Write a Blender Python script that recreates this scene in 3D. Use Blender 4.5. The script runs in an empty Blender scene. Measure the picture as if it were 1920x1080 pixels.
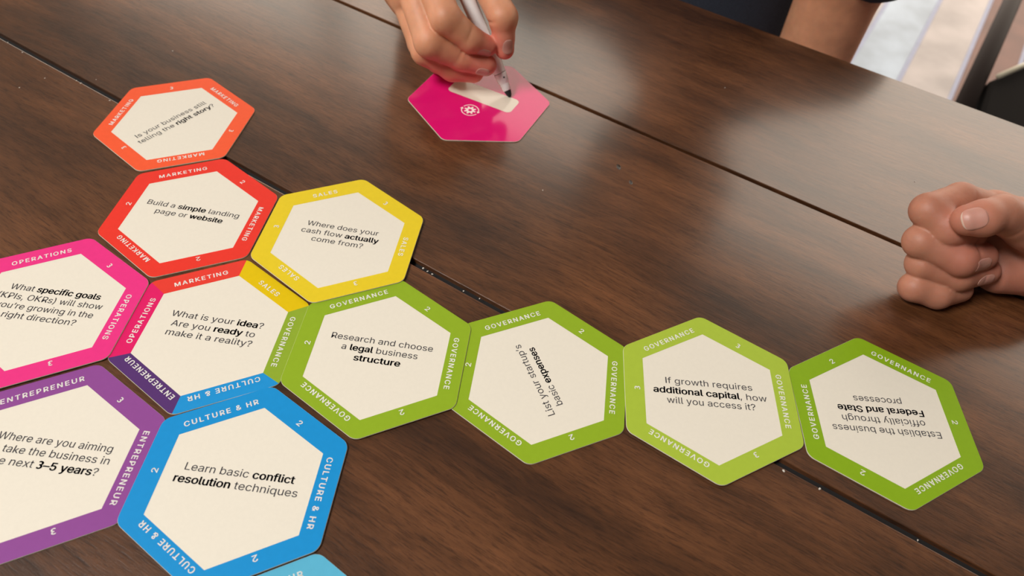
import bpy, math, random
import numpy as np
from math import sin, cos, pi, radians
from mathutils import Vector, Matrix
random.seed(7)
C = bpy.context.scene.collection
S = 0.001                                   # measurements below are millimetres

# ------------------------------------------------------------ camera
cam = bpy.data.cameras.new('camera')
cam_o = bpy.data.objects.new('camera', cam); C.objects.link(cam_o)
rt = Vector((0.99391087, 0.08410745, 0.07118366))
up = Vector((-0.11018701, 0.75866759, 0.64209214))
fw = Vector((0, 0.64602587, -0.76331551))
m = Matrix((rt, up, -fw)).transposed().to_4x4()
m.translation = Vector((0, 0, 0.2724213))
cam_o.matrix_world = m
cam.sensor_width = 36; cam.lens = 1409.92 / 1920 * 36
cam.clip_start = 0.01; cam.clip_end = 60
cam.dof.use_dof = True; cam.dof.focus_distance = 0.335; cam.dof.aperture_fstop = 13
bpy.context.scene.camera = cam_o

# ------------------------------------------------------------ sky, lights, exposure
sc = bpy.context.scene
sc.view_settings.view_transform = 'Standard'; sc.view_settings.look = 'None'
sc.view_settings.exposure = 0.0; sc.view_settings.gamma = 1.0
sc.view_settings.use_curve_mapping = False
sc.cycles.use_denoising = True
sc.cycles.max_bounces = 8; sc.cycles.sample_clamp_indirect = 6
w = bpy.data.worlds.new('sky'); sc.world = w; w.use_nodes = True
bg = w.node_tree.nodes['Background']
bg.inputs[0].default_value = (1.0, 0.86, 0.715, 1); bg.inputs[1].default_value = 2.45

TD = Vector((0.886, -0.4637, 0)); TN = Vector((0.4637, 0.886, 0))   # along the table's far edge / across it
def dn(d, n, z=0):                          # table-aligned coordinates (mm) -> world (m)
    return Vector((TD.x * d + TN.x * n, TD.y * d + TN.y * n, z)) * S
ROT = math.atan2(TD.y, TD.x)

def area(name, loc, direction, sx, sy, power, col, portal=False):
    l = bpy.data.lights.new(name, 'AREA'); l.shape = 'RECTANGLE'; l.size = sx; l.size_y = sy
    l.energy = power; l.color = col
    o = bpy.data.objects.new(name, l); C.objects.link(o)
    o.location = loc; o.rotation_euler = Vector(direction).to_track_quat('-Z', 'Y').to_euler()
    if portal: l.cycles.is_portal = True
    return o
area('doorway_portal', dn(-1000, 1590, 260), -TN, 4.4, 2.0, 1, (1, 1, 1), True)
area('fill_window_portal', dn(-3090, -300, 650), TD, 2.4, 1.3, 1, (1, 1, 1), True)
lamp = area('ceiling_light', dn(-650, -700, 1600), dn(40, 220, 0) - dn(-650, -700, 1600), 0.7, 0.6, 12, (1.0, 0.975, 0.93))
lamp.data.spread = radians(85)              # added fill light, no real fixture, beam narrowed onto the table

# ------------------------------------------------------------ helpers
def lin(r, g, b):
    f = lambda c: ((c / 255 + .055) / 1.055) ** 2.4 if c > 10 else c / 255 / 12.92
    return (f(r), f(g), f(b), 1)

def tag(o, label=None, cat=None, group=None, kind=None):
    if label: o['label'] = label
    if cat: o['category'] = cat
    if group: o['group'] = group
    if kind: o['kind'] = kind
    return o

def mesh(name, verts, faces, mats, parent=None, smooth=False, fmat=None, scale=S):
    me = bpy.data.meshes.new(name)
    me.from_pydata([tuple(c * scale for c in v) for v in verts], [], faces)
    for mt in (mats if isinstance(mats, (list, tuple)) else [mats]): me.materials.append(mt)
    if fmat: me.polygons.foreach_set('material_index', fmat)
    if smooth: me.polygons.foreach_set('use_smooth', [True] * len(me.polygons))
    me.update()
    return link(name, me, parent)

def link(name, me, parent=None):
    o = bpy.data.objects.new(name, me); C.objects.link(o)
    if parent: o.parent = parent
    return o

def empty(name, loc, rz=0):
    o = bpy.data.objects.new(name, None); C.objects.link(o)
    o.location = loc; o.rotation_euler = (0, 0, rz); o.empty_display_size = .02
    return o

def box(x0, x1, y0, y1, z0, z1, bev=0.0):
    """box with a bevelled top edge, verts/faces"""
    if bev <= 0:
        v = [(x, y, z) for z in (z0, z1) for x, y in ((x0, y0), (x1, y0), (x1, y1), (x0, y1))]
        f = [(3, 2, 1, 0), (4, 5, 6, 7)] + [(i, (i + 1) % 4, 4 + (i + 1) % 4, 4 + i) for i in range(4)]
        return v, f
    v = []; rings = [(z0, 0), (z1 - bev, 0), (z1 - bev * .3, bev * .3), (z1, bev)]
    for z, i in rings:
        v += [(x0 + i, y0 + i, z), (x1 - i, y0 + i, z), (x1 - i, y1 - i, z), (x0 + i, y1 - i, z)]
    f = [(3, 2, 1, 0)]
    for r in range(3):
        f += [(4 * r + i, 4 * r + (i + 1) % 4, 4 * r + 4 + (i + 1) % 4, 4 * r + 4 + i) for i in range(4)]
    f.append((12, 13, 14, 15))
    return v, f

def merge(*parts):
    V = []; F = []
    for v, f in parts:
        k = len(V); V += list(v); F += [tuple(i + k for i in q) for q in f]
    return V, F

def tube(pts, rad, n=16, cap=True):
    """tube along a polyline, rad a number or a list"""
    P = [Vector(p) for p in pts]; V = []; F = []
    a = None
    for i, p in enumerate(P):
        t = (P[min(i + 1, len(P) - 1)] - P[max(i - 1, 0)]).normalized()
        if a is None: a = t.orthogonal().normalized()
        a = (a - t * a.dot(t)).normalized(); b = t.cross(a)
        r = rad[i] if isinstance(rad, (list, tuple)) else rad
        V += [tuple(p + (a * cos(2 * pi * k / n) + b * sin(2 * pi * k / n)) * r) for k in range(n)]
    for i in range(len(P) - 1):
        F += [(i * n + k, i * n + (k + 1) % n, (i + 1) * n + (k + 1) % n, (i + 1) * n + k) for k in range(n)]
    if cap: F += [tuple(range(n))[::-1], tuple((len(P) - 1) * n + k for k in range(n))]
    return V, F

# ------------------------------------------------------------ materials
class NT:
    def __init__(s, name):
        s.m = bpy.data.materials.new(name); s.m.use_nodes = True
        s.t = s.m.node_tree; s.n = s.t.nodes; s.b = s.n['Principled BSDF']
    def add(s, typ, **kw):
        n = s.n.new(typ)
        for k, v in kw.items():
            if k.startswith('i_'): n.inputs[k[2:]].default_value = v
            elif isinstance(k, str): setattr(n, k, v)
        return n
    def l(s, a, b): s.t.links.new(a, b)
    def set(s, **kw):
        for k, v in kw.items(): s.b.inputs[k.replace('_', ' ')].default_value = v
        return s

def ramp(nt, fac, stops):
    r = nt.add('ShaderNodeValToRGB'); e = r.color_ramp.elements
    while len(e) < len(stops): e.new(.5)
    for i, (p, c) in enumerate(stops): e[i].position = p; e[i].color = c if len(c) == 4 else (*c, 1)
    nt.l(fac, r.inputs[0]); return r.outputs[0]

def plain(name, col, rough=.5, noise=0.0, scale=300, spec=.5, bump=0.0):
    nt = NT(name); nt.set(Base_Color=col, Roughness=rough); nt.b.inputs['Specular IOR Level'].default_value = spec
    if noise or bump:
        tc = nt.add('ShaderNodeTexCoord'); nz = nt.add('ShaderNodeTexNoise'); nz.inputs['Scale'].default_value = scale
        nz.inputs['Detail'].default_value = 4
        nt.l(tc.outputs['Object'], nz.inputs['Vector'])
        if noise:
            a = tuple(c * (1 - noise) for c in col[:3]) + (1,); b = tuple(min(1, c * (1 + noise)) for c in col[:3]) + (1,)
            nt.l(ramp(nt, nz.outputs[0], [(.3, a), (.7, b)]), nt.b.inputs['Base Color'])
        if bump:
            bp = nt.add('ShaderNodeBump'); bp.inputs['Strength'].default_value = bump; bp.inputs['Distance'].default_value = .0003
            nt.l(nz.outputs[0], bp.inputs['Height']); nt.l(bp.outputs[0], nt.b.inputs['Normal'])
    return nt.m

def wood(name):
    nt = NT(name)
    tc = nt.add('ShaderNodeTexCoord'); oi = nt.add('ShaderNodeObjectInfo')
    off = nt.add('ShaderNodeVectorMath', operation='SCALE'); off.inputs['Scale'].default_value = 7.0
    cmb = nt.add('ShaderNodeCombineXYZ'); nt.l(oi.outputs['Random'], cmb.inputs[0]); nt.l(oi.outputs['Random'], cmb.inputs[1])
    nt.l(cmb.outputs[0], off.inputs[0])
    add = nt.add('ShaderNodeVectorMath', operation='ADD'); nt.l(tc.outputs['Object'], add.inputs[0]); nt.l(off.outputs[0], add.inputs[1])
    # gentle waviness of the grain
    wv = nt.add('ShaderNodeTexNoise', noise_dimensions='3D'); wv.inputs['Scale'].default_value = 5; wv.inputs['Detail'].default_value = 2
    nt.l(add.outputs[0], wv.inputs['Vector'])
    wsc = nt.add('ShaderNodeVectorMath', operation='SCALE'); wsc.inputs['Scale'].default_value = .02
    nt.l(wv.outputs['Color'], wsc.inputs[0])
    wad = nt.add('ShaderNodeVectorMath', operation='ADD'); nt.l(add.outputs[0], wad.inputs[0]); nt.l(wsc.outputs[0], wad.inputs[1])
    def grain(sx, sy, det, rough=.6):
        mp = nt.add('ShaderNodeMapping'); mp.inputs['Scale'].default_value = (sx, sy, sy)
        nt.l(wad.outputs[0], mp.inputs[0])
        n = nt.add('ShaderNodeTexNoise'); n.inputs['Scale'].default_value = 1; n.inputs['Detail'].default_value = det
        n.inputs['Roughness'].default_value = rough
        nt.l(mp.outputs[0], n.inputs['Vector']); return n.outputs[0]
    g1 = grain(8, 34, 5)             # broad figure
    g2 = grain(40, 420, 6, .8)         # fine streaks
    g3 = grain(130, 1500, 3, .65)         # pores
    c1 = ramp(nt, g1, [(.30, (.037, .0133, .0048)), (.48, (.086, .0312, .0102)), (.66, (.150, .057, .0205))])
    c2 = ramp(nt, g2, [(.34, (.48, .46, .46)), (.50, (.98, .98, .98)), (.70, (1.4, 1.35, 1.3))])
    c3 = ramp(nt, g3, [(.37, (.48, .45, .45)), (.47, (1, 1, 1))])
    def mul(a, b, f=1.0):
        mx = nt.add('ShaderNodeMix', data_type='RGBA', blend_type='MULTIPLY'); mx.inputs[0].default_value = f
        nt.l(a, mx.inputs[6]); nt.l(b, mx.inputs[7]); return mx.outputs[2]
    nt.l(mul(mul(c1, c2, .8), c3, .8), nt.b.inputs['Base Color'])
    mr = nt.add('ShaderNodeMapRange'); mr.inputs[3].default_value = .30; mr.inputs[4].default_value = .42
    nt.l(g2, mr.inputs[0]); nt.l(mr.outputs[0], nt.b.inputs['Roughness'])
    bm = nt.add('ShaderNodeBump'); bm.inputs['Strength'].default_value = .16; bm.inputs['Distance'].default_value = .0004
    nt.l(g3, bm.inputs['Height'])
    bm2 = nt.add('ShaderNodeBump'); bm2.inputs['Strength'].default_value = .18; bm2.inputs['Distance'].default_value = .0008
    nt.l(g2, bm2.inputs['Height']); nt.l(bm.outputs[0], bm2.inputs['Normal'])
    nt.l(bm2.outputs[0], nt.b.inputs['Normal'])
    nt.b.inputs['Specular IOR Level'].default_value = .35
    nt.b.inputs['Coat Weight'].default_value = 1.0; nt.b.inputs['Coat Roughness'].default_value = .19; nt.b.inputs['Coat IOR'].default_value = 1.68
    return nt.m

def skin(name, base, red, sat=1.0):
    nt = NT(name)
    at = nt.add('ShaderNodeAttribute', attribute_name='flush')
    tc = nt.add('ShaderNodeTexCoord')
    nz = nt.add('ShaderNodeTexNoise'); nz.inputs['Scale'].default_value = 90; nz.inputs['Detail'].default_value = 4
    nt.l(tc.outputs['Object'], nz.inputs['Vector'])
    mot = ramp(nt, nz.outputs[0], [(.3, tuple(c * .86 for c in base)), (.7, tuple(min(1, c * 1.1) for c in base))])
    mx = nt.add('ShaderNodeMix', data_type='RGBA'); nt.l(at.outputs['Fac'], mx.inputs[0])
    nt.l(mot, mx.inputs[6]); mx.inputs[7].default_value = (*red, 1)
    nt.l(mx.outputs[2], nt.b.inputs['Base Color'])
    nt.set(Roughness=.54)
    nt.b.inputs['Subsurface Weight'].default_value = .45
    nt.b.inputs['Subsurface Radius'].default_value = (1, .35, .18)
    nt.b.inputs['Subsurface Scale'].default_value = .0035
    vo = nt.add('ShaderNodeTexVoronoi'); vo.inputs['Scale'].default_value = 1500
    nt.l(tc.outputs['Object'], vo.inputs['Vector'])
    n2 = nt.add('ShaderNodeTexNoise'); n2.inputs['Scale'].default_value = 500; n2.inputs['Detail'].default_value = 3
    nt.l(tc.outputs['Object'], n2.inputs['Vector'])
    b1 = nt.add('ShaderNodeBump'); b1.inputs['Strength'].default_value = .12; b1.inputs['Distance'].default_value = .0002
    nt.l(vo.outputs['Distance'], b1.inputs['Height'])
    b2 = nt.add('ShaderNodeBump'); b2.inputs['Strength'].default_value = .2; b2.inputs['Distance'].default_value = .0004
    nt.l(n2.outputs[0], b2.inputs['Height']); nt.l(b1.outputs[0], b2.inputs['Normal'])
    nt.l(b2.outputs[0], nt.b.inputs['Normal'])
    return nt.m

M_WOOD = wood('dark_wood')
M_GAP = plain('gap_black', (.006, .005, .005, 1), .8)
M_CREAM = plain('card_cream', lin(229, 223, 209), .5, noise=.012, scale=700, spec=.35)
M_CARDEDGE = plain('card_edge', lin(205, 200, 180), .7)
M_PRINT_WHITE = plain('print_white', (.97, .96, .93, 1), .6, spec=.15)
M_INK = plain('print_ink', lin(52, 50, 56), .55, spec=.3)
M_INKB = plain('print_ink_bold', lin(34, 33, 40), .55, spec=.3)
_bc = {}
def border_mat(rgb, rough=.42):
    k = (rgb, rough)
    if k not in _bc: _bc[k] = plain('print_%d_%d_%d' % rgb, lin(*rgb), rough, noise=.02, scale=400, spec=.2)
    return _bc[k]
M_SKIN_A = skin('skin_writer', (.68, .335, .185), (.68, .21, .145))
M_SKIN_B = skin('skin_fist', (.45, .20, .125), (.50, .155, .115))
def nailmat(name, col):
    nt = NT(name); nt.set(Base_Color=col, Roughness=.42)
    nt.b.inputs['Subsurface Weight'].default_value = .3; nt.b.inputs['Subsurface Scale'].default_value = .001
    nt.b.inputs['Coat Weight'].default_value = .0
    return nt.m
M_NAIL = nailmat('nail', (.55, .27, .215, 1)); M_NAILEDGE = nailmat('nail_edge', (.66, .46, .38, 1))
M_WHITEPL = plain('marker_white', (.90, .895, .885, 1), .33)
M_NAVY = plain('navy_cotton', (.024, .029, .045, 1), .9, noise=.25, scale=900, bump=.5)
M_GREY = plain('grey_cotton', (.05, .055, .065, 1), .9, noise=.25, scale=900, bump=.5)
M_HAIR = plain('dark_hair', (.02, .012, .008, 1), .5, noise=.4, scale=250, bump=.9)
M_TILEPALE = plain('floor_tile_pale', (.34, .31, .31, 1), .3, noise=.22, scale=9, bump=.3)
M_TILEGREY = plain('floor_tile_greyish', (.30, .375, .47, 1), .3, noise=.22, scale=11, bump=.3)
M_TILESHADE = plain('floor_tile_shaded', (.125, .052, .038, 1), .45, noise=.22, scale=12, bump=.3)  # shade right of the chair rail, put into the tile colour
M_GROUT = plain('floor_grout', (.36, .39, .52, 1), .8, noise=.05, scale=60)
M_WALL = plain('wall_paint', (.28, .23, .19, 1), .85, noise=.03, scale=20, bump=.1)
M_CEIL = plain('ceiling_paint', (.26, .22, .18, 1), .9, noise=.02, scale=20)
M_FRAME = plain('door_frame_white', (.7, .7, .7, 1), .4)
M_DARKMETAL = plain('dark_metal', (.030, .022, .021, 1), .5, spec=.12)
M_BLACK = plain('black_vinyl', (.006, .005, .005, 1), .8, spec=.06, bump=.2, scale=300)
M_PALEMETAL = plain('pale_metal', (.9, .87, .70, 1), .3)

# ------------------------------------------------------------ room shell (table-aligned, d/n in mm)
def slab(name, d0, d1, n0, n1, z0, z1, mat, kind='structure', parent=None):
    v, f = box(d0, d1, n0, n1, z0, z1)
    o = mesh(name, v, f, mat, parent)
    if not parent: o.rotation_euler = (0, 0, ROT)
    if kind: o['kind'] = kind
    return o
fl = slab('floor', -3150, 2150, -2350, 6000, -790, -742.5, M_GROUT)
slab('ceiling', -3150, 2150, -2350, 1700, 1650, 1700, M_CEIL)
slab('wall_back', -3150, 2150, -2350, -2250, -742, 1650, M_WALL)
slab('wall_right', 2050, 2150, -2250, 1600, -742, 1650, M_WALL)
# left wall with an unseen window opening, put in for side fill
v1 = merge(box(-3150, -3050, -2250, -1500, -742, 1650), box(-3150, -3050, 900, 1600, -742, 1650),
           box(-3150, -3050, -1500, 900, -742, 0), box(-3150, -3050, -1500, 900, 1300, 1650))
o = mesh('wall_left', *v1, M_WALL); o.rotation_euler = (0, 0, ROT); o['kind'] = 'structure'
# far wall with a wide patio doorway
v1 = merge(box(1200, 2150, 1600, 1700, -742, 1650), box(-3150, 1200, 1600, 1700, 1290, 1650))
o = mesh('wall_far', *v1, M_WALL); o.rotation_euler = (0, 0, ROT); o['kind'] = 'structure'
v1 = merge(box(-3050, 1200, 1600, 1660, 1250, 1290), box(1150, 1200, 1600, 1660, -742, 1250),
           box(-3050, -3000, 1600, 1660, -742, 1250), box(-1640, -1590, 1600, 1660, -742, 1250))
o = mesh('door_1', *v1, M_FRAME); o.rotation_euler = (0, 0, ROT); o['kind'] = 'structure'
v1 = merge(box(-3110, -3070, -1500, 900, 0, 40), box(-3110, -3070, -1500, 900, 1260, 1300), box(-3110, -3070, -1500, -1460, 40, 1260),
           box(-3110, -3070, 860, 900, 40, 1260), box(-3110, -3070, -320, -280, 40, 1260))
o = mesh('fill_window', *v1, M_FRAME); o.rotation_euler = (0, 0, ROT); o['kind'] = 'structure'

# floor tiles: long narrow tiles running away from the table
tv, tf = box(-56, 56, -497, 497, -744, -740, 1.2)
tile_meshes = []
for nm, mt in (('pale', M_TILEPALE), ('grey', M_TILEGREY), ('shaded', M_TILESHADE)):
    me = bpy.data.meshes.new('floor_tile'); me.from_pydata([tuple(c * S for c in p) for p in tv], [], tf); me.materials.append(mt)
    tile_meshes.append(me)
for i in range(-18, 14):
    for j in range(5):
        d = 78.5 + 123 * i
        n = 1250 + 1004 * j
        me = tile_meshes[2] if d > 150 else (tile_meshes[1] if i % 3 == 2 else tile_meshes[0])  # lit and shaded look of one floor, coloured in by column
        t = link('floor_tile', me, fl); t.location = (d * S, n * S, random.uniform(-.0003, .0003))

# ------------------------------------------------------------ dining table
table = empty('dining_table', dn(-60, 235, -740), ROT)
tag(table, 'large dark brown wooden dining table with a top of wide planks', 'table')
def tpart(name, d0, d1, n0, n1, z0, z1, mat, bev=0.0, parent=table):
    v, f = box(d0 + 60, d1 + 60, n0 - 235, n1 - 235, z0 + 740, z1 + 740, bev)
    return mesh(name, v, f, mat, parent)
D0, D1 = -900, 460
tpart('plank', D0, D1, 350.7, 505, -26, 0, M_WOOD, .4)
tpart('plank', D0, D1, 192.0, 348.0, -26, 0, M_WOOD, .4)
tpart('plank', D0, D1, -60, 188.5, -26, 0, M_WOOD, .4)
tpart('plank', D0, D1, -220, -62.5, -26, 0, M_WOOD, 1.0)
tpart('plank', D0, D1, -380, -222.5, -26, 0, M_WOOD, 1.0)
tpart('joint_backing', D0 + 4, D1 - 4, -376, 501, -34, -2.6, M_GAP)
for a, b, c, d in ((D0 + 60, D1 - 60, 430, 452), (D0 + 60, D1 - 60, -330, -308), (D0 + 60, D0 + 82, -308, 430), (D1 - 82, D1 - 60, -308, 430)):
    tpart('apron', a, b, c, d, -110, -34, M_WOOD)
for a in (D0 + 40, D1 - 110):
    for b in (-350, 400):
        tpart('leg', a, a + 70, b, b + 70, -740, -34, M_WOOD, 2)

# ------------------------------------------------------------ lettering
try:
    FONT = bpy.data.fonts.load(bpy.utils.system_resource('DATAFILES') + '/fonts/Inter.woff2')
    KX = 1.0
except Exception:
    FONT = None; KX = .76
def glyphs(txt, size, bold=0.0, spacing=1.0):
    """a run of text; the letters K, k, I and 3 come from the built-in face, whose shapes are plainer"""
    import re
    V = []; F = []; x = 0
    for seg in re.findall('[KkI3]|[^KkI3]+', txt):
        v, f, adv = glyphs1(seg, size, bold, spacing, seg in 'KkI3')
        k = len(V); V += [(p[0] + x, p[1], 0) for p in v]; F += [tuple(i + k for i in q_) for q_ in f]; x += adv
    return V, F, x
def glyphs1(txt, size, bold, spacing, alt):
    """flat mesh data of one run of text, origin at its left end, and its advance"""
    use = FONT and not alt
    def build(s):
        c = bpy.data.curves.new('t', 'FONT'); c.body = s; c.size = size * (1 if use else .746)
        if use: c.font = FONT
        c.offset = 0; c.space_character = spacing; c.resolution_u = 3; c.fill_mode = 'FRONT'
        ob = bpy.data.objects.new('t', c)
        me = bpy.data.meshes.new_from_object(ob)
        V = [tuple(v.co) for v in me.vertices]; F = [tuple(p.vertices) for p in me.polygons]
        bpy.data.objects.remove(ob); bpy.data.meshes.remove(me); bpy.data.curves.remove(c)
        return V, F
    V, F = build(txt)
    if bold:                                # heavier strokes: slightly shifted copies of the same outlines
        V0, F0 = V, F; V = []; F = []
        for ox, oy in ((0, 0), (1, 0), (-1, 0), (0, .6), (0, -.6), (.5, 0), (-.5, 0)):
            k = len(V); V += [(v[0] + ox * bold * size, v[1] + oy * bold * size, 0) for v in V0]; F += [tuple(i + k for i in f) for f in F0]
    E, _ = build(txt + '|'); B, _ = build('|')
    adv = max(v[0] for v in E) - max(v[0] for v in B)
    return V, F, adv

def line_mesh(runs, size, length=None, boldk=.021):
    """runs = [(text, bold)], centred on x=0, baseline y=0; length stretches it to a measured width"""
    x = 0; out = []
    for s, b in runs:
        V, F, adv = glyphs(s, size, boldk if b else 0)
        out.append(([(v[0] + x, v[1], 0) for v in V], F, b)); x += adv
    xs = [v[0] for o_ in out for v in o_[0]]; a, b_ = min(xs), max(xs)
    k = (length / (b_ - a)) if length else 1.0
    return [([((v[0] - (a + b_) / 2) * k, v[1], 0) for v in V], F, b) for V, F, b in out]

def B(s):                                   # "plain *bold* plain" -> runs
    return [(p, i % 2 == 1) for i, p in enumerate(s.split('*')) if p]

# ------------------------------------------------------------ hexagonal tiles
AP = 37.2; RC = 5.0; RI = 33.0; TH = .5
def hexagon_outline(a0):
    """rounded hexagon, six lists of points, list i = from the middle of corner i to the middle of corner i+1"""
    R = AP / cos(pi / 6); cc = R - RC / cos(pi / 6)
    sides = []
    for i in range(6):
        pts = []
        A = a0 - i * pi / 3; Bn = A - pi / 3
        for k in range(5):                  # second half of corner i
            th = A - (pi / 6) * k / 4; pts.append((cc * cos(A) + RC * cos(th), cc * sin(A) + RC * sin(th)))
        for k in range(5):                  # first half of corner i+1
            th = Bn + (pi / 6) * (1 - k / 4); pts.append((cc * cos(Bn) + RC * cos(th), cc * sin(Bn) + RC * sin(th)))
        sides.append(pts)
    return sides

def card_body(a0, mats):
    sides = hexagon_outline(a0); ring = [p for s in sides for p in s[:-1]]; n = len(ring)
    b = .12
    V = [(x, y, 0) for x, y in ring] + [(x, y, TH - b) for x, y in ring] + [(x * (1 - b / 37), y * (1 - b / 37), TH) for x, y in ring]
    F = [tuple(range(2 * n, 3 * n))[::-1], tuple(range(n))]; fm = [0, 1]
    for r in (0, 1):
        F += [(r * n + (i + 1) % n, r * n + i, (r + 1) * n + i, (r + 1) * n + (i + 1) % n)[::-1] for i in range(n)]; fm += [1] * n
    # orientation: ring runs clockwise seen from above
    return V, F, fm

def border_strip(a0, idx, z, s=(0, 0)):
    """coloured strip(s) printed on top: list of side indices"""
    sides = hexagon_outline(a0); V = []; F = []
    for i in idx:
        A = a0 - i * pi / 3; Bn = A - pi / 3; k = len(V); q = .9975
        pts = [(x * q, y * q) for x, y in sides[i]] + [(RI * cos(Bn) - s[0], RI * sin(Bn) - s[1]), (RI * cos(A) - s[0], RI * sin(A) - s[1])]
        V += [(x, y, z) for x, y in pts]; F.append(tuple(range(k, k + len(pts)))[::-1])
    return V, F

WORDLEN = {'GOVERNANCE': 27.0, 'MARKETING': 23.6, 'SALES': 12.5, 'OPERATIONS': 25.0, 'CULTURE & HR': 29.0, 'ENTREPRENEUR': 30.8}
_wc = {}
def word_mesh(word):
    if word in _wc: return _wc[word]
    if len(word) == 1:
        V, F, adv = glyphs(word, 4.7, .018)
        xs = [v[0] for v in V]; c = (min(xs) + max(xs)) / 2
        V = [((v[0] - c) * 1.15, v[1] - 1.2, 0) for v in V]
    else:
        V, F, adv = glyphs(word, 4.5, .022, 1.22)
        xs = [v[0] for v in V]; a, b = min(xs), max(xs); k = WORDLEN[word] / (b - a)
        V = [((v[0] - (a + b) / 2) * k, v[1] - 1.17, 0) for v in V]
    me = bpy.data.meshes.new('border_word' if len(word) > 1 else 'numeral')
    me.from_pydata([tuple(c * S for c in v) for v in V], [], F); me.materials.append(M_PRINT_WHITE)
    _wc[word] = me; return me

def upface(V, F):
    out = []
    for f in F:
        ar = sum(V[f[i]][0] * V[f[(i + 1) % len(f)]][1] - V[f[(i + 1) % len(f)]][0] * V[f[i]][1] for i in range(len(f)))
        out.append(f if ar > 0 else f[::-1])
    return out

def hex_tile(cx, cy, theta, words, colors, lines, upcorner, label, lift=None, z=0.0, offs=None, psize=6.1, shift=(.05, .7)):
    # shift: how far the printed white hexagon sits off the middle of the card
    a0 = radians(theta)
    V, F, fm = card_body(a0, None)
    root = mesh('hexagonal_tile', V, F, [M_CREAM, M_CARDEDGE], fmat=fm)
    tag(root, label, 'game tile', 'hexagonal game tiles laid on the table')
    root.location = ((cx + shift[0]) * S, (cy + shift[1]) * S, (z + .05) * S)
    if lift:                                # (direction deg, rise of that side): tile leans on its neighbour
        dr = radians(lift[0]); ax = Vector((-sin(dr), cos(dr), 0)); ang = -lift[1] / 70
        root.rotation_mode = 'QUATERNION'; root.rotation_quaternion = Matrix.Rotation(ang, 4, ax).to_quaternion()
        root.location.z += lift[1] / 70 * 37 * S
    if len(colors) == 1:
        V, F = border_strip(a0, range(6), TH + .03, shift)
        mesh('coloured_border', V, upface(V, F), border_mat(colors[0]), root)
    else:
        for i, c in enumerate(colors):
            V, F = border_strip(a0, [i], TH + .03, shift)
            bo = mesh('coloured_border', V, upface(V, F), border_mat(c[0]), root); bo['label'] = c[1] + ' border strip'
    for i, wd in enumerate(words):
        if not wd: continue
        me = word_mesh(wd); o = link(me.name.split('.')[0], me, root)
        mid = a0 - (i + .5) * pi / 3; r = 31.8 if len(wd) > 1 else 31.7
        o.location = (r * cos(mid) * S, r * sin(mid) * S, (TH + .12) * S); o.rotation_euler = (0, 0, mid - pi / 2)
    if lines:
        ua = a0 - upcorner * pi / 3; V = []; F = []; fm = []
        n = len(lines); offs = offs or {2: [3.9, -1.2], 3: [6.2, 1.2, -3.8], 4: [9.4, 4.3, -.8, -5.8]}[n]
        for (txt, ln), oy in zip(lines, offs):
            for Vr, Fr, b in line_mesh(B(txt), psize, ln):
                k = len(V); V += [(v[0], v[1] + oy - 1.15, 0) for v in Vr]; F += [tuple(i + k for i in f) for f in Fr]; fm += [1 if b else 0] * len(Fr)
        q = mesh('question_text', V, upface(V, F), [M_INK, M_INKB], root, fmat=fm)
        q.location = (-shift[0] * S, -shift[1] * S, (TH + .07) * S); q.rotation_euler = (0, 0, ua - pi / 2)
    return root

GOV = (141, 172, 38); GOV2 = (133, 170, 24); GOV3 = (166, 190, 62)
def W3(wd, num, first=0): return [wd if (i + first) % 2 == 0 else num for i in range(6)]
hex_tile(-195.1, 322.7, 144.9, W3('MARKETING', '3', 1), [(240, 92, 54)],
         [('Is your business still', 43.6), ('telling the *right story*?', 47.2)], 0,
         'orange-bordered hexagonal tile numbered 3 asking if your business tells the right story', offs=[3.4, -1.8])
hex_tile(-162.3, 254.3, 146.2, W3('MARKETING', '2'), [(229, 56, 44)],
         [('Build a *simple* landing', 46.8), ('page or *website*', 34.1)], 1,
         'red-bordered hexagonal tile reading Build a simple landing page or website')
hex_tile(-86.7, 249.1, 146.3, W3('SALES', '3'), [(226, 200, 40)],
         [('Where does your', 35.9), ('cash flow *actually*', 38.6), ('come from?', 25.4)], 1,
         'yellow-bordered hexagonal tile asking where your cash flow actually comes from', z=1.1, offs=[6.2, 1.2, -3.6])
hex_tile(-201.9, 188.4, 148.9, W3('OPERATIONS', '3'), [(229, 52, 132)],
         [('What *specific goals*', 40.6), ('(KPIs, OKRs) will show', 46.5), ('you’re growing in the', 43.0), ('right direction?', 32.2)], 1,
         'pink-bordered hexagonal tile at the left edge asking what specific goals show growth', z=.55)
hex_tile(-128.0, 186.2, 147.5, ['MARKETING', 'SALES', 'GOVERNANCE', 'CULTURE & HR', 'ENTREPRENEUR', 'OPERATIONS'],
         [((226, 62, 50), 'red'), ((222, 190, 6), 'yellow'), ((140, 168, 48), 'green'), ((30, 144, 212), 'blue'), ((84, 50, 112), 'dark purple'), ((220, 28, 102), 'deep pink')],
         [('What is your *idea*?', 41.2), ('Are you *ready* to', 37.2), ('make it a reality?', 37.9)], 1,
         'hexagonal tile with six differently coloured sides asking What is your idea', offs=[6.6, 1.5, -3.5])
hex_tile(16.4, 181.7, 147.1, W3('GOVERNANCE', '2'), [GOV],
         [('List your startup’s', 37.9), ('basic *expenses*', 31.2)], 5,
         'green-bordered hexagonal tile with sideways text List your startup’s basic expenses', offs=[2.7, -2.5])
hex_tile(-54.2, 184.0, 147.9, W3('GOVERNANCE', '2'), [GOV],
         [('Research and choose', 45.0), ('a *legal* business', 33.4), ('*structure*', 20.4)], 1,
         'green-bordered hexagonal tile reading Research and choose a legal business structure', z=.55)
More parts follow.
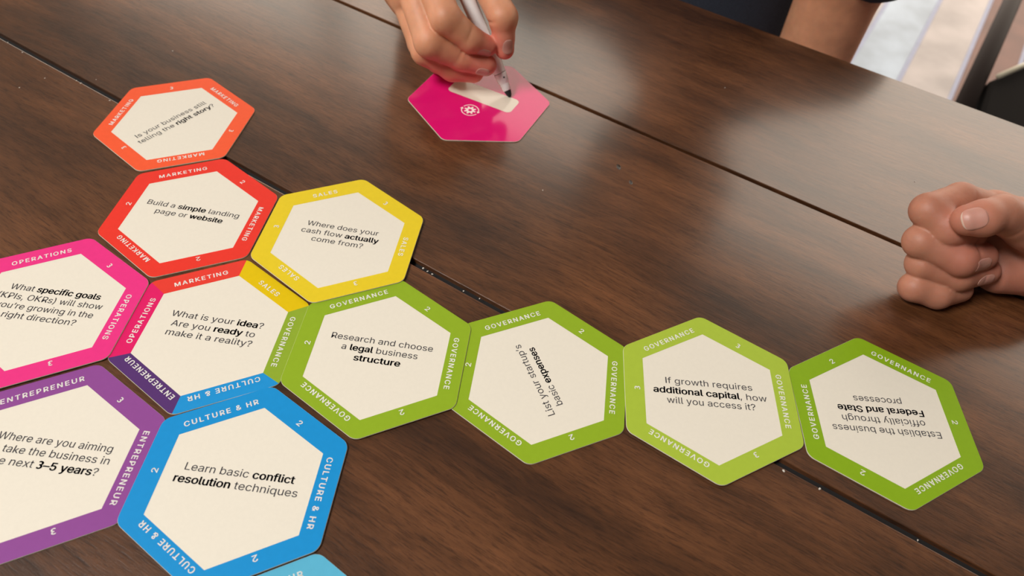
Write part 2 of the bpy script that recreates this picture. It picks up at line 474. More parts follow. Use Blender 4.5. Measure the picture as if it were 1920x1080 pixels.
hex_tile(165.0, 180.6, 152.2, W3('GOVERNANCE', '2', 1), [GOV2],
         [('Establish the business', 46.8), ('officially through', 36.2), ('*Federal and State*', 37.9), ('processes', 21.4)], 4,
         'rightmost green-bordered hexagonal tile with upside-down text Establish the business officially', offs=[6.5, 1.4, -3.7, -8.8], shift=(0, .2))
hex_tile(90.1, 181.5, 151.3, W3('GOVERNANCE', '3'), [GOV3],
         [('If growth requires', 38.1), ('*additional capital*, how', 49.4), ('will you access it?', 38.2)], 1,
         'lighter lime-bordered hexagonal tile numbered 3 asking about additional capital', z=.55, offs=[5.6, .6, -4.3])
hex_tile(-168.3, 120.5, 149.1, W3('ENTREPRENEUR', '3'), [(140, 74, 148)],
         [('Where are you aiming', 44.6), ('to take the business in', 46.5), ('the next *3–5 years*?', 42.0)], 1,
         'purple-bordered hexagonal tile at the lower left asking about the next 3–5 years', offs=[6.6, 1.6, -3.4])
hex_tile(-95.2, 118.8, 148.7, W3('CULTURE & HR', '2'), [(24, 142, 210)],
         [('Learn basic *conflict*', 42.2), ('*resolution* techniques', 47.2)], 1,
         'mid-blue-bordered hexagonal tile reading Learn basic conflict resolution techniques', z=.55, offs=[3.7, -1.4])
hex_tile(-59.5, 53.0, 148.8, W3('CULTURE & HR', '3'), [(90, 178, 212)], [], 1,
         'light blue hexagonal tile cut off by the bottom edge of the photo')

# the pink tile being written on, face down: plain pink back, white writing box, cog emblem
def pink_tile():
    a0 = radians(127.7)
    V, F, fm = card_body(a0, None)
    pk = plain('glossy_pink', lin(224, 18, 112), .13, noise=.015, scale=300, spec=.75)
    root = mesh('hexagonal_tile', V, F, [pk, M_CARDEDGE], fmat=fm)
    tag(root, 'glossy pink hexagonal tile with a white box being written on by a hand', 'game tile', 'hexagonal game tiles laid on the table')
    root.location = (-31.6 * S, 372.5 * S, .05 * S)
    wm = plain('glossy_white_print', lin(226, 214, 196), .16, spec=.6)
    pw = plain('emblem_white', lin(255, 236, 232), .3)
    r = -22.3; hl, hw, rc = 21.3, 7.2, 3.0
    pts = []
    for sx, sy, a in ((1, 1, 0), (-1, 1, 90), (-1, -1, 180), (1, -1, 270)):
        for k in range(7):
            th = radians(a + 15 * k); pts.append((sx * (hl - rc) + rc * cos(th) - .5, sy * (hw - rc) + rc * sin(th) + 6.0, 0))
    o = mesh('writing_box', pts, [tuple(range(len(pts)))], wm, root); o.location = (0, 0, (TH + .03) * S); o.rotation_euler = (0, 0, radians(r))
    # cog ring with hole
    n = 96; V = []; F = []
    for k in range(n):
        a = 2 * pi * k / n; t = cos(8 * a); rr = 3.0 + .62 * max(-1, min(1, t * 1.9))
        V += [(rr * cos(a), rr * sin(a), 0), (1.05 * cos(a), 1.05 * sin(a), 0)]
    F = [(2 * k, 2 * ((k + 1) % n), 2 * ((k + 1) % n) + 1, 2 * k + 1) for k in range(n)]
    for s0 in (12, 192):                     # two arrow arcs
        k0 = len(V)
        for k in range(31):
            a = radians(s0 + k * 5.1); V += [(5.3 * cos(a), 5.3 * sin(a), 0), (4.75 * cos(a), 4.75 * sin(a), 0)]
        F += [(k0 + 2 * k, k0 + 2 * k + 2, k0 + 2 * k + 3, k0 + 2 * k + 1) for k in range(30)]
        a = radians(s0 + 1); k0 = len(V); ca, sa = cos(a), sin(a)
        V += [(6.1 * ca, 6.1 * sa, 0), (4.0 * ca, 4.0 * sa, 0), (5.05 * ca + 1.6 * sa, 5.05 * sa - 1.6 * ca, 0)]; F.append((k0, k0 + 1, k0 + 2))
    o = mesh('cog_emblem', V, upface(V, F), pw, root)
    o.location = (-4.4 * S, -9.9 * S, (TH + .04) * S); o.rotation_euler = (0, 0, radians(r))
pink_tile()

# ------------------------------------------------------------ marker pen
tip = Vector((-13.7, 379.3, TH + .25)); top = Vector((-43.2, 403.5, 46.0))
ax = (top - tip).normalized()
def lathe(prof, n=40):
    q = ax.to_track_quat('Z', 'Y'); V = []; F = []
    for s, r in prof: V += [tuple(q @ Vector((r * cos(2 * pi * k / n), r * sin(2 * pi * k / n), s))) for k in range(n)]
    for i in range(len(prof) - 1): F += [(i * n + k, i * n + (k + 1) % n, (i + 1) * n + (k + 1) % n, (i + 1) * n + k) for k in range(n)]
    F += [tuple(range(n))[::-1], tuple((len(prof) - 1) * n + k for k in range(n))]
    return V, F
pen = empty('marker_pen', tip * S)
tag(pen, 'white marker pen with a black tip held over the pink tile', 'marker')
mesh('nib', *lathe([(0, .35), (.4, .9), (1.6, 1.55), (3.2, 1.95), (4.6, 2.1), (5.0, 2.1)]), plain('black_felt', (.008, .008, .009, 1), .8), pen, True)
mesh('nib_holder', *lathe([(4.4, 2.25), (4.6, 2.45), (8.6, 2.75), (9.2, 2.85), (9.5, 3.25), (14.6, 3.75), (15.2, 3.8)]), M_WHITEPL, pen, True)
mesh('seam', *lathe([(15.1, 3.72), (15.5, 3.72)]), plain('seam_grey', (.25, .25, .25, 1), .6), pen, True)
mesh('barrel', *lathe([(15.45, 3.8), (16, 3.9), (22, 4.2), (25, 4.35), (28, 4.4), (118, 4.5), (119.5, 4.3), (120, 3.6)]), M_WHITEPL, pen, True)
q = ax.to_track_quat('Z', 'Y'); vd = (Vector((0, 0, 272)) - tip).normalized()
side = (vd - ax * vd.dot(ax)).normalized(); cr = ax.cross(side)
ventdir = (side * .93 - cr * -.36).normalized()
c0 = ax * 12.3 + ventdir * 3.5
mesh('vent_hole', *tube([c0 - ventdir * .2, c0 + ventdir * .12], .55, 12), plain('vent_dark', (.03, .03, .03, 1), .7), pen)

# ------------------------------------------------------------ signed-distance bodies
def rc(a, b):                                # round cone from two (x,y,z,r)
    return (np.array(a[:3], float), np.array(b[:3], float), float(a[3]), float(b[3]))
def d_rc(P, c):
    a, b, ra, rb = c; ba = b - a; L2 = ba @ ba + 1e-9
    t = np.clip(((P - a) @ ba) / L2, 0, 1)
    return np.linalg.norm(P - a - t[..., None] * ba, axis=-1) - (ra + (rb - ra) * t)
def smin(a, b, k):
    if k <= 0: return np.minimum(a, b)
    h = np.maximum(k - np.abs(a - b), 0) / k
    return np.minimum(a, b) - h * h * k * .25
def chain(pts): return [rc(pts[i], pts[i + 1]) for i in range(len(pts) - 1)]

class Body:
    """groups: [(k inside group, k against what came before, [round cones])]; creases: (point, normal, width, depth, reach)"""
    def __init__(s, groups, creases=()): s.g = groups; s.c = creases
    def eval(s, P):
        D = None
        for kin, kout, cones in s.g:
            G = None
            for c in cones:
                d = d_rc(P, c); G = d if G is None else smin(G, d, kin)
            D = G if D is None else smin(D, G, kout)
        for p, n, wd, dep, reach in s.c:
            v = P - np.array(p, float); n_ = np.array(n, float); n_ /= np.linalg.norm(n_)
            D = D + dep * np.exp(-((v @ n_) / wd) ** 2) * np.exp(-(v * v).sum(-1) / reach ** 2)
        return D
    def grid(s, lo, hi, h):
        xs = [np.arange(lo[i], hi[i] + h, h) for i in range(3)]
        D = np.full([len(x) for x in xs], 50.0, np.float64)
        # group-wise, each cone only where it matters
        acc = None
        for kin, kout, cones in s.g:
            G = np.full(D.shape, 50.0)
            for c in cones:
                m_ = max(c[2], c[3]) + 12
                l = np.minimum(c[0], c[1]) - m_; u = np.maximum(c[0], c[1]) + m_
                sl = tuple(slice(max(0, int((l[i] - lo[i]) / h)), max(0, min(len(xs[i]), int((u[i] - lo[i]) / h) + 2))) for i in range(3))
                if any(q_.stop <= q_.start for q_ in sl): continue
                P = np.stack(np.meshgrid(*[xs[i][sl[i]] for i in range(3)], indexing='ij'), -1)
                G[sl] = smin(G[sl], d_rc(P, c), kin)
            acc = G if acc is None else smin(acc, G, kout)
        D = acc
        for p, n, wd, dep, reach in s.c:
            l = np.array(p) - reach * 2.2; u = np.array(p) + reach * 2.2
            sl = tuple(slice(max(0, int((l[i] - lo[i]) / h)), max(0, min(len(xs[i]), int((u[i] - lo[i]) / h) + 2))) for i in range(3))
            if any(q_.stop <= q_.start for q_ in sl): continue
            P = np.stack(np.meshgrid(*[xs[i][sl[i]] for i in range(3)], indexing='ij'), -1)
            v = P - np.array(p, float); n_ = np.array(n, float); n_ /= np.linalg.norm(n_)
            D[sl] += dep * np.exp(-((v @ n_) / wd) ** 2) * np.exp(-(v * v).sum(-1) / reach ** 2)
        return D
    def mesh(s, lo, hi, h):
        D = s.grid(lo, hi, h)
        return surface_nets(D, np.array(lo, float), h)

def surface_nets(D, lo, h):
    ins = D < 0; n = [x - 1 for x in D.shape]
    corner = lambda a, i, j, k: a[i:i + n[0], j:j + n[1], k:k + n[2]]
    cs = [(i, j, k) for i in (0, 1) for j in (0, 1) for k in (0, 1)]
    cnt = sum(corner(ins, *c).astype(np.int8) for c in cs)
    act = (cnt > 0) & (cnt < 8)
    idx = np.argwhere(act); ids = np.full(act.shape, -1, np.int64); ids[act] = np.arange(len(idx))
    pos = np.zeros((len(idx), 3)); num = np.zeros(len(idx))
    for c in cs:
        for axx in range(3):
            if c[axx]: continue
            c2 = list(c); c2[axx] = 1
            a = D[idx[:, 0] + c[0], idx[:, 1] + c[1], idx[:, 2] + c[2]]; b = D[idx[:, 0] + c2[0], idx[:, 1] + c2[1], idx[:, 2] + c2[2]]
            x = (a < 0) != (b < 0); t = np.where(x, a / np.where(a == b, 1, a - b), 0)
            p = np.tile(np.array(c, float), (len(idx), 1)); p[:, axx] += t
            pos[x] += p[x]; num += x
    pos = (pos / num[:, None] + idx) * h + lo
    F = []
    for axx in range(3):
        o1, o2 = [(1, 2), (2, 0), (0, 1)][axx]
        sl0 = [slice(None)] * 3; sl1 = [slice(None)] * 3; sl0[axx] = slice(0, -1); sl1[axx] = slice(1, None)
        ch = ins[tuple(sl0)] != ins[tuple(sl1)]
        e = np.argwhere(ch); e = e[(e[:, o1] > 0) & (e[:, o2] > 0) & (e[:, o1] < D.shape[o1] - 1) & (e[:, o2] < D.shape[o2] - 1)]
        flip = ins[tuple(e.T)]
        q = []
        for a, b in ((0, 0), (1, 0), (1, 1), (0, 1)):
            g = e.copy(); g[:, o1] -= a; g[:, o2] -= b; q.append(ids[tuple(g.T)])
        q = np.stack(q, 1); q = q[(q >= 0).all(1)] if (q < 0).any() else q
        fl_ = flip[:len(q)]
        q[~fl_] = q[~fl_][:, ::-1]
        F.append(q[:, ::1])
    return pos, np.concatenate(F)

def np_mesh(name, parts, mat, parent, flush=None, smooth_iter=0):
    V = []; F = []; k = 0
    for v, f in parts: V.append(v); F.append(f + k); k += len(v)
    V = np.concatenate(V); F = np.concatenate(F)
    me = bpy.data.meshes.new(name)
    me.vertices.add(len(V)); me.vertices.foreach_set('co', (V * S).ravel())
    me.loops.add(F.size); me.loops.foreach_set('vertex_index', F.ravel())
    me.polygons.add(len(F)); me.polygons.foreach_set('loop_start', np.arange(0, F.size, 4)); me.polygons.foreach_set('loop_total', np.full(len(F), 4))
    me.materials.append(mat); me.update(); me.validate()
    me.polygons.foreach_set('use_smooth', [True] * len(me.polygons))
    if flush is not None:
        at = me.attributes.new('flush', 'FLOAT', 'POINT'); at.data.foreach_set('value', flush(V).astype(np.float32))
    o = link(name, me, parent)
    if parent: o.location = -parent.location
    return o

def flush_fn(spots, base=.12):
    def f(V):
        r = np.full(len(V), base)
        for p, rad, amt in spots:
            r += amt * np.exp(-((V - np.array(p, float)) ** 2).sum(1) / rad ** 2)
        return np.clip(r, 0, 1)
    return f

def nail(body, c, axis, normal, L, Wd, parent, off=.05, edge=True):
    """nail plate laid on the skin: c on/near the surface, axis towards the fingertip"""
    c = np.array(c, float); a = np.array(axis, float); nrm = np.array(normal, float)
    nrm /= np.linalg.norm(nrm); a -= nrm * (a @ nrm); a /= np.linalg.norm(a); b = np.cross(nrm, a)
    NU, NV = 15, 13; V = []; U = []
    for i in range(NU):
        for j in range(NV):
            u = -1 + 2 * i / (NU - 1); v_ = -1 + 2 * j / (NV - 1)
            # disc-to-rounded-rectangle shape
            wsc = (1 - .28 * max(0, -u) ** 3) * (1 - .22 * max(0, u) ** 4)
            uu = u * (1 - .22 * abs(v_) ** 3)
            V.append(c + a * (uu * L / 2) + b * (v_ * Wd / 2 * wsc)); U.append((u, v_))
    V = np.array(V)
    ts = np.linspace(7, -7, 141); best = np.full(len(V), -7.0); done = np.zeros(len(V), bool)
    for t in ts:                              # march down onto the skin
        d = body.eval(V + nrm * t); hit = (d <= 0) & ~done; best[hit] = t; done |= hit
    best[~done] = np.median(best[done]) if done.any() else 0
    U = np.array(U)
    prof = 1 - .5 * (np.abs(U[:, 1]) ** 4) - .6 * np.clip(-U[:, 0], 0, 1) ** 6
    top_ = V + nrm * (best + off + .16 * prof)[:, None]; bot = V + nrm * (best - .5)[:, None]
    VV = np.concatenate([top_, bot]); F = []; n0 = NU * NV; fm = []
    for i in range(NU - 1):
        for j in range(NV - 1):
            q = i * NV + j; F.append((q, q + NV, q + NV + 1, q + 1)); fm.append(1 if (edge and i >= NU - 2) else 0)
    bd = [(i, 0) for i in range(NU)] + [(NU - 1, j) for j in range(1, NV)] + [(i, NV - 1) for i in range(NU - 2, -1, -1)] + [(0, j) for j in range(NV - 2, 0, -1)]
    bi = [i * NV + j for i, j in bd]
    for k in range(len(bi)):
        x, y = bi[k], bi[(k + 1) % len(bi)]; F.append((x, x + n0, y + n0, y)); fm.append(0)
    o = mesh('fingernail', [tuple(p) for p in VV], F, [M_NAIL, M_NAILEDGE], None, True, fm)
    o.parent = parent; 
    return o

#-------------------- person with the marker (right hand, far side of the table)
A_idx = [(-72, 412, 66, 9.5), (-52.6, 377.1, 49.2, 8.6), (-38.8, 378.3, 37.1, 7.2), (-28.9, 381.7, 32.1, 5.7)]
A_mid = [(-80, 410, 58, 9.5), (-61.3, 375.4, 34.7, 9), (-43.4, 378.8, 24.5, 7.4), (-29.4, 380.2, 20.4, 6.2)]
A_rng = [(-85, 414, 48, 9), (-65.2, 381.6, 24.2, 8), (-49.3, 381.8, 13.9, 6.8), (-36.7, 383.2, 12.4, 6)]
A_pky = [(-87, 424, 38, 8), (-72, 400.9, 16, 6.8), (-60, 396, 8.2, 6.4), (-48, 396, 7.6, 6)]
A_thb = [(-19.4, 384.4, 29.2, 5.6), (-20.6, 386.1, 35.9, 6.0), (-21.9, 389.2, 46.3, 8.2), (-33.7, 409.2, 54.8, 9), (-50.1, 433, 56.4, 11.5)]
A_wr = (-80, 478, 42)
def stub(a, b, f=.35):                       # palm-side root of a finger
    return tuple(a[i] + (b[i] - a[i]) * f for i in range(4))
palmA = [rc(A_idx[0], (*A_wr, 17)), rc(A_mid[0], (*A_wr, 17)), rc(A_rng[0], (*A_wr, 16)), rc(A_pky[0], (A_wr[0] - 6, A_wr[1], A_wr[2] - 4, 15)),
         rc(A_thb[4], (*A_wr, 17)), rc(A_idx[0], A_mid[0]), rc(A_mid[0], A_rng[0]), rc(A_rng[0], A_pky[0])]
for ch in (A_idx, A_mid, A_rng, A_pky): palmA.append(rc(ch[0], stub(ch[0], ch[1], .3)))
palmA.append(rc(A_thb[4], stub(A_thb[4], A_thb[3], .4)))
armA = [rc((*A_wr, 16.5), (-92, 530, 46, 19)), rc((-92, 530, 46, 19), (-112, 660, 78, 27))]
def crease(ch, i, side, wd=.8, dep=.5, reach=7):
    a = np.array(ch[i - 1][:3]); p = np.array(ch[i][:3]); b = np.array(ch[i + 1][:3])
    n_ = (p - a) / np.linalg.norm(p - a) + (b - p) / np.linalg.norm(b - p)
    return (p + np.array(side, float) * ch[i][3], n_, wd, dep, reach)
bodyA = Body([(9, 0, palmA), (6, 6, armA), (2.2, .8, chain(A_pky)), (2.2, .8, chain(A_rng)), (2.2, .8, chain(A_mid)), (2.2, .8, chain(A_idx)), (2.6, .8, chain(A_thb))],
             [((-38.8, 373.5, 43), (.9, .1, -.45), .7, .35, 5), ((-43.4, 373, 30), (.9, 0, -.5), .7, .35, 5),
              ((-28.5, 385.5, 45), (.3, -.4, -1), .9, .9, 5)])
personA = empty('person', dn(-190, 640, -290))
tag(personA, 'person in a dark navy top writing on the pink tile with a marker', 'person')
fineA = bodyA.mesh((-112, 360, -1), (-2, 560, 82), .85)
# rest of the body (coarse, mostly outside the photograph)
PC = dn(-180, 640) / S; LS = dn(-63, 602) / S; LJ = dn(-125, 612) / S; RS = dn(-262, 655) / S; HC = dn(-158, 600) / S
def P3(v, z, r): return (v.x, v.y, z, r)
restA = Body([(12, 0, [rc((-92, 530, 46, 18.4), (-112, 660, 68, 25.4)), rc((-112, 660, 68, 25.4), (RS.x, RS.y, 90, 34))]),
              (20, 20, [rc(P3(LJ, 112, 32), P3(LS, 30, 31)), rc(P3(LS, 30, 31), P3(LS, -110, 29)), rc(P3(LS, -110, 29), (LS.x - 70, LS.y + 10, -195, 24)),
                        rc((LS.x - 70, LS.y + 10, -195, 24), (LS.x - 110, LS.y + 0, -215, 28))]),
              (20, 25, [rc((PC.x, PC.y, 70, 55), (HC.x, HC.y + 10, 165, 36))]),
              (14, 10, [rc((HC.x, HC.y, 258, 72), (HC.x - 5, HC.y - 14, 222, 56)), rc((HC.x - 10, HC.y - 76, 226, 9), (HC.x - 8, HC.y - 68, 250, 6)),
                        rc((HC.x + 70, HC.y + 2, 242, 11), (HC.x + 72, HC.y + 6, 255, 11)), rc((HC.x - 70, HC.y + 4, 242, 11), (HC.x - 72, HC.y + 8, 255, 11))])])
coarseA = restA.mesh((-150, 440, -260), (330, 790, 350), 4.0)
fa = flush_fn([((-28.9, 381.7, 32), 11, .75), ((-29.4, 380.2, 20), 12, .85), ((-19.4, 384.4, 29), 11, .9), ((-36, 383, 12), 16, .6),
               ((-52.6, 377, 49), 9, .2), ((-55, 376, 24), 14, .35), ((-21.9, 389, 46), 9, .25)])
bA = np_mesh('body', [fineA, coarseA], M_SKIN_A, personA, fa)
nail(bodyA, (-30.3, 376.5, 30.6), (9.9, 3.4, -5), (-.06, -.95, .02), 7.4, 6.4, bA, edge=False)
nail(bodyA, (-30.5, 375.0, 18.6), (14, 1.4, -4), (-.06, -.95, -.04), 8.0, 7.2, bA, edge=False)
nail(bodyA, (-17.8, 381.0, 33.6), (.6, -1.0, -6.7), (.62, -.76, .10), 8.6, 6.2, bA, edge=False)
# top, shorts, hair
shirt = Body([(30, 0, [rc((PC.x, PC.y, 50, 70), (PC.x - 10, PC.y + 15, -190, 82)), rc((PC.x - 45, PC.y + 24, 50, 62), (PC.x - 60, PC.y + 40, -190, 80)),
                       rc((PC.x + 30, PC.y - 14, 50, 58), (PC.x + 22, PC.y + 2, -190, 74)),
                       rc(P3(LJ, 112, 40), (PC.x, PC.y, 125, 42)), rc((RS.x, RS.y, 104, 40), (PC.x, PC.y, 125, 42))]),
              (10, 14, [rc(P3(LJ, 110, 42), P3(LS + TD * 14, 46, 46)), rc((RS.x, RS.y, 90, 40), (0, 680, 82, 42))])])
shm = shirt.mesh((-180, 500, -300), (400, 830, 200), 4.5)
np_mesh('shirt', [shm], M_NAVY, personA)
sh = Body([(20, 0, [rc((PC.x - 60, PC.y + 50, -215, 78), (PC.x - 130, PC.y - 60, -225, 64)), rc((PC.x + 20, PC.y + 10, -215, 78), (PC.x + 10, PC.y - 90, -225, 62)),
                    rc((PC.x - 70, PC.y + 60, -205, 80), (PC.x + 20, PC.y + 10, -205, 80))])])
np_mesh('shorts', [sh.mesh((-190, 440, -300), (260, 800, -110), 5)], M_GREY, personA)
lg = Body([(10, 0, [rc((PC.x - 120, PC.y - 50, -228, 56), (PC.x - 190, PC.y - 200, -235, 46)), rc((PC.x - 190, PC.y - 200, -235, 46), (PC.x - 170, PC.y - 170, -600, 32))]),
           (10, 0, [rc((PC.x + 5, PC.y - 80, -228, 54), (PC.x - 20, PC.y - 240, -235, 46)), rc((PC.x - 20, PC.y - 240, -235, 46), (PC.x - 5, PC.y - 215, -600, 32))])])
np_mesh('leg', [lg.mesh((-140, 330, -640), (190, 640, -170), 6)], M_SKIN_A, personA, fa)
hair = Body([(20, 0, [rc((HC.x, HC.y + 8, 270, 75), (HC.x, HC.y + 18, 250, 76))])])
hv, hf = hair.mesh((HC.x - 90, HC.y - 90, 160), (HC.x + 90, HC.y + 110, 360), 4)
keep = ~((hv[:, 1] < HC.y - 22) & (hv[:, 2] < 295)) & (hv[:, 2] > 190)
hf = hf[keep[hf].all(1)]
np_mesh('hair', [(hv, hf)], M_HAIR, personA)
def face(p, c, f, sd, r):
    """eyes, eyebrows and lips of a head: centre c, forward f, sideways sd, radius r"""
    ew = plain('eye_white', (.7, .68, .65, 1), .25); ir = plain('iris_dark', (.03, .015, .01, 1), .15); lip = plain('lips', (.42, .13, .11, 1), .45)
    off = -p.location / S
    for k in (-1, 1):
        e = Vector(c) + Vector(f) * (r - 9) + Vector(sd) * 25 * k
        for nm, pr, mt in (('eye', ((-7, 3), (-4, 7.5), (0, 9), (3, 7.5), (5, 5)), ew), ('iris', ((4.6, 4.6), (5.6, 3.2), (6.2, .6)), ir)):
            v, fc = tube([tuple(e + Vector(f) * a + off) for a, _ in pr], [b for _, b in pr], 20); mesh(nm, v, fc, mt, p, True)
        b = e + Vector((0, 0, 14)) + Vector(f) * 8
        v, fc = tube([tuple(b + Vector(sd) * t + Vector((0, 0, -abs(t) * .12)) + off) for t in (-11, -4, 4, 11)], [.8, 2, 2, .8], 10); mesh('eyebrow', v, fc, M_HAIR, p, True)
    mth = Vector(c) + Vector(f) * (r - 1) + Vector((0, 0, -38))
    v, fc = tube([tuple(mth + Vector(sd) * t + Vector(f) * (-abs(t) * .25) + off) for t in (-17, -8, 0, 8, 17)], [.8, 3, 3.6, 3, .8], 12); mesh('lips', v, fc, lip, p, True)
face(personA, (HC.x, HC.y, 256), (0, -1, 0), (1, 0, 0), 72)
# the stool this person sits on
st = empty('stool', dn(-215, 665, -740), ROT)
tag(st, 'dark stool under the person in the navy top', 'stool')
mesh('seat', *tube([(0, 0, 405), (0, 0, 412), (0, 0, 428), (0, 0, 435)], [140, 150, 150, 140], 32), M_BLACK, st, True)
for sx in (-1, 1):
    for sy in (-1, 1): mesh('leg', *tube([(sx * 80, sy * 80, 405), (sx * 130, sy * 130, 0)], 13, 12), M_WOOD, st, True)

#-------------------- person with the fist (right hand, forearm coming from the right)
B_idx = [(227, 283, 35, 8.6), (206.5, 280, 42.5, 7.8), (188.8, 270.2, 41.8, 7.9), (198.2, 262.6, 39.0, 8.3), (212, 266, 34, 6.8)]
B_mid = [(230, 282, 27, 9), (189.0, 262.0, 29.5, 7.7), (206.8, 254.6, 27.6, 7.8), (218.8, 259.0, 27.2, 6.6)]
B_rng = [(230, 279, 18, 8.8), (194.1, 258.3, 18.8, 7.4), (211, 254.6, 17.2, 7.5), (226, 259.2, 17.6, 6.3)]
B_pky = [(229, 275, 10.5, 8.4), (193.8, 252.4, 8.2, 7.0), (205, 250.3, 7.2, 7.0), (217, 254.5, 7.4, 6.0)]
B_thb = [(199.0, 257.2, 50.0, 7.0), (205.5, 258.0, 51.4, 8.0), (215.6, 263.0, 50.6, 8.4), (234, 266, 42, 10.3), (262, 271, 29, 14)]
palmB = [rc(B_idx[0], (290, 286, 22, 16)), rc(B_mid[0], (290, 285, 21, 16)), rc(B_rng[0], (290, 284, 19, 16)), rc(B_pky[0], (288, 281, 18, 16)),
         rc(B_idx[0], B_mid[0]), rc(B_mid[0], B_pky[0]),
         rc((238, 266, 11.5, 10.8), (262, 268, 13.5, 12.7)), rc((262, 268, 13.5, 12.7), (292, 281, 18, 16.5)),
         rc(B_thb[4], (292, 283, 22, 16)), rc(stub(B_thb[3], B_thb[4], .3), B_thb[4])]
armB = [rc((290, 284, 20, 16.5), (335, 291, 21, 17.5)), rc((335, 291, 21, 17.5), (500, 318, 44, 25))]
bodyB = Body([(7, 0, palmB), (8, 8, armB), (2.0, .3, chain(B_pky)), (2.0, .3, chain(B_rng)), (2.0, .3, chain(B_mid)), (2.0, .3, chain(B_idx)), (2.6, .4, chain(B_thb))],
             [((212, 257, 34), (1, .1, .05), .9, .9, 5),                    # fold of the middle finger
              ((211, 273, 47), (1, .3, .1), .8, .7, 5.5), ((199, 268, 46), (.5, -.5, -.4), .8, .5, 5),
              ((236, 259, 34), (.8, .2, .7), 1.0, .8, 9), ((222, 257, 46), (.9, .1, -.5), .8, .35, 6),
              ((222, 252, 20), (1, .2, 0), .7, .3, 4)])
personB = empty('person', (0.74, 0.10, -.29))
tag(personB, 'person whose clenched right fist rests on the table at the right edge', 'person')
fineB = bodyB.mesh((178, 236, -1), (350, 318, 68), .85)
restB = Body([(10, 0, [rc((335, 291, 21, 16.8), (500, 318, 44, 24.3)), rc((500, 318, 44, 24.3), (520, 315, 48, 27)), rc((520, 315, 48, 27), (640, 190, 210, 38))]),
              (20, 20, [rc((740, 60, 190, 66), (735, 80, 300, 44)), rc((735, 80, 300, 44), (730, 90, 320, 44))]),
              (14, 10, [rc((728, 95, 400, 78), (715, 105, 360, 62))]),
              (20, 20, [rc((790, -60, 200, 36), (760, -20, 60, 32)), rc((760, -20, 60, 32), (640, 60, 60, 25))])])
coarseB = restB.mesh((330, -110, 0), (860, 360, 490), 5)
fb = flush_fn([((199, 257, 50), 10, .55), ((218, 259, 28), 9, .5), ((226, 259, 18), 9, .4), ((205, 254, 30), 10, .5), ((250, 262, 12), 16, .4)])
bB = np_mesh('body', [fineB, coarseB], M_SKIN_B, personB, fb)
nail(bodyB, (198.6, 253.6, 54.2), (-6.5, -1.6, -1.9), (-.40, -.68, .61), 10.5, 9.6, bB)
nail(bodyB, (216.4, 253.6, 28.6), (12, 4.5, -.8), (-.38, -.82, .28), 7.2, 6.6, bB, edge=False)
nail(bodyB, (223.8, 253.8, 18.2), (12, 4.8, .2), (-.34, -.88, .14), 7.0, 6.4, bB, edge=False)
shB = Body([(30, 0, [rc((745, 50, 140, 90), (770, 40, -180, 95)), rc((775, 0, 140, 84), (795, -20, -180, 92)), rc((640, 190, 215, 46), (740, 60, 235, 50)), rc((790, -60, 205, 46), (745, 50, 235, 50))]),
            (10, 18, [rc((640, 190, 215, 48), (590, 245, 140, 50)), rc((790, -60, 205, 48), (775, -40, 130, 50))])])
np_mesh('shirt', [shB.mesh((530, -170, -300), (920, 320, 310), 5.5)], M_GREY, personB)
hv, hf = Body([(20, 0, [rc((740, 90, 415, 84), (745, 88, 390, 84))])]).mesh((620, -20, 290), (860, 200, 520), 5)
keep = ~((hv[:, 0] < 690) & (hv[:, 2] < 430)); hf = hf[keep[hf].all(1)]
np_mesh('hair', [(hv, hf)], M_HAIR, personB)

# ------------------------------------------------------------ chair beyond the right end of the far edge
ch = empty('chair', (0.70, 1.0, -.74))
tag(ch, 'dark chair with black padded seat and pale metal tube beyond the table', 'chair')
def cp(name, pts, r, mat, n=16, parent=ch):
    return mesh(name, *tube([tuple(Vector(p) - Vector((700, 1000, -740))) for p in pts], r, n), mat, parent, True)
cp('side_rail', [(520, 789, -285), (727, 1163, -285), (834, 1356, -285), (862, 1400, -285), (895, 1415, -285), (1000, 1370, -285), (1028, 1340, -285), (1020, 1290, -285), (960, 1050, -297)], 13, M_DARKMETAL)
cp('seat_tube', [(617, 922, -269), (690, 977, -269), (860, 1105, -269)], 3.4, M_PALEMETAL)
vs = [(548, 800), (610, 926), (880, 1126), (1030, 820), (770, 620)]
V = []; F = []
ccx = sum(p[0] for p in vs) / 5; ccy = sum(p[1] for p in vs) / 5
for z, k in ((-318, .97), (-312, 1), (-290, 1), (-280, .985), (-276, .95)):
    V += [(ccx + (x - ccx) * k - 700, ccy + (y - ccy) * k - 1000, z + 740) for x, y in vs]
for r in range(4): F += [(5 * r + i, 5 * r + (i + 1) % 5, 5 * r + 5 + (i + 1) % 5, 5 * r + 5 + i)[::-1] for i in range(5)]
F += [(0, 1, 2, 3, 4), (24, 23, 22, 21, 20)]
mesh('seat', V, F, M_BLACK, ch)
for x, y in ((560, 830), (1022, 1350), (985, 830), (870, 1090)): cp('leg', [(x, y, -300), (x, y, -740)], 12, M_DARKMETAL)

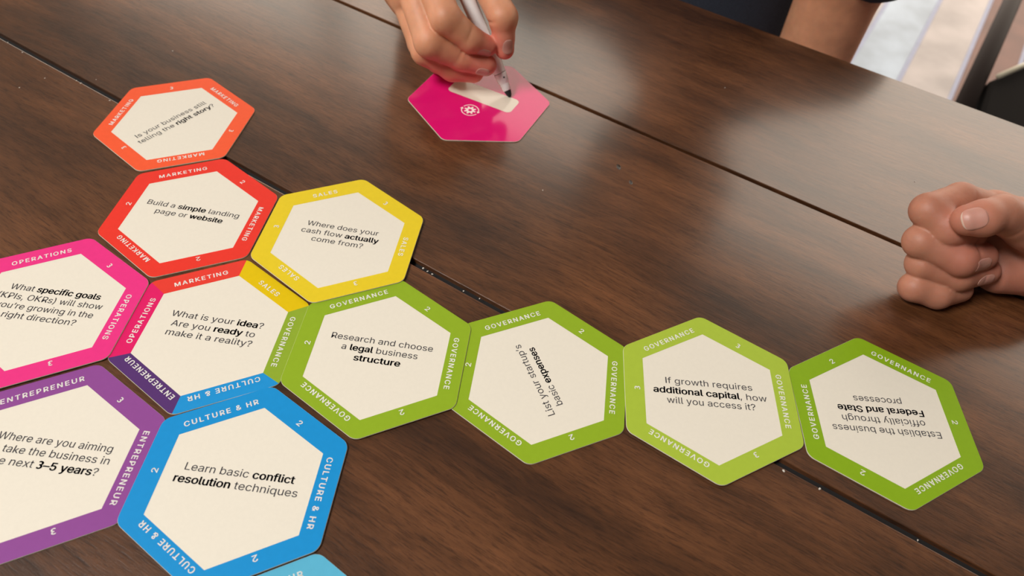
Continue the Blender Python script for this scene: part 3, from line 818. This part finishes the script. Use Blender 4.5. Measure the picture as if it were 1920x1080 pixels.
# ------------------------------------------------------------ crumbs, lint and marks on the table
CR = {0: 'tiny pale crumb alone in the middle of the bare table', 16: 'tiny pale crumb on the table just beyond the fist',
      17: 'tiny pale crumb on the table between the orange tile and the far left corner', 18: 'tiny pale crumb near the far table edge in front of the navy shirt'}
cm = plain('crumb', (.62, .58, .52, 1), .8)
for k, (x, y, r) in enumerate([(10.6, 301.0, .45), (-318, 379, .5), (-305, 371, .55), (-263, 350, .5), (-259.5, 348, .7), (-237.5, 335.5, .5), (-281, 349, .45), (-253, 353, .4),
                               (-43.4, 236.5, .7), (-41, 235, .6), (-38.5, 233.5, .6), (-22.5, 225.3, .5), (-14.5, 221.8, .5), (117.5, 149.8, .8), (131, 143.6, .7), (166, 126.5, .5), (222, 343, .6), (-222, 389, .45), (120, 415, .5), (-290, 338, .5)]):
    V = []; rr = random.Random(k)
    ph = (1 + 5 ** .5) / 2
    for a in ((-1, ph, 0), (1, ph, 0), (-1, -ph, 0), (1, -ph, 0), (0, -1, ph), (0, 1, ph), (0, -1, -ph), (0, 1, -ph), (ph, 0, -1), (ph, 0, 1), (-ph, 0, -1), (-ph, 0, 1)):
        s_ = r * .34 * rr.uniform(.7, 1.25); V.append((a[0] * s_ * 1.5, a[1] * s_, a[2] * s_ * .6))
    F = [(0, 11, 5), (0, 5, 1), (0, 1, 7), (0, 7, 10), (0, 10, 11), (1, 5, 9), (5, 11, 4), (11, 10, 2), (10, 7, 6), (7, 1, 8), (3, 9, 4), (3, 4, 2), (3, 2, 6), (3, 6, 8), (3, 8, 9), (4, 9, 5), (2, 4, 11), (6, 2, 10), (8, 6, 7), (9, 8, 1)]
    o = mesh('crumb', V, F, cm); o.location = (x * S, y * S, r * .3 * S); o.rotation_euler = (0, 0, rr.uniform(0, 6))
    if k in CR: tag(o, CR[k], 'crumb', 'single crumbs on the table')
    elif k in (8, 9, 10, 11, 12): tag(o, 'tiny pale crumb in the plank joint between the yellow tile and the green tiles', 'crumb', 'crumbs in the joint beside the yellow tile')
    elif k in (13, 14, 15): tag(o, 'tiny pale crumb in the plank joint below the two rightmost green tiles', 'crumb', 'crumbs in the joint below the rightmost tiles')
    else: tag(o, 'tiny pale crumb along the plank joint left of the orange tile', 'crumb', 'crumbs along the joint left of the orange tile')
wd = NT('clear_water'); wd.set(Roughness=.3, IOR=1.33); wd.b.inputs['Transmission Weight'].default_value = 1
for x, y, a, lb in ((51.7, 327.0, 2.2, 'small clear drop on the bare table, the upper one of two'), (58.3, 315.2, 1.7, 'small clear drop on the bare table, the lower one of two')):
    V = [(0, 0, .10)]; F = []
    for ring, (rr_, z_) in enumerate(((.55, .08), (1, 0))):
        V += [(a * .55 * rr_ * cos(2 * pi * k / 20), a * rr_ * sin(2 * pi * k / 20), z_) for k in range(20)]
    F += [(0, 1 + k, 1 + (k + 1) % 20) for k in range(20)] + [(1 + k, 21 + k, 21 + (k + 1) % 20, 1 + (k + 1) % 20) for k in range(20)] + [tuple(range(21, 41))[::-1]]
    o = mesh('water_drop', V, F, wd.m, None, True); o.location = (x * S, y * S, .00005); o.rotation_euler = (0, 0, .2)
    tag(o, lb, 'drop', 'clear drops on the table')
print('scene built')
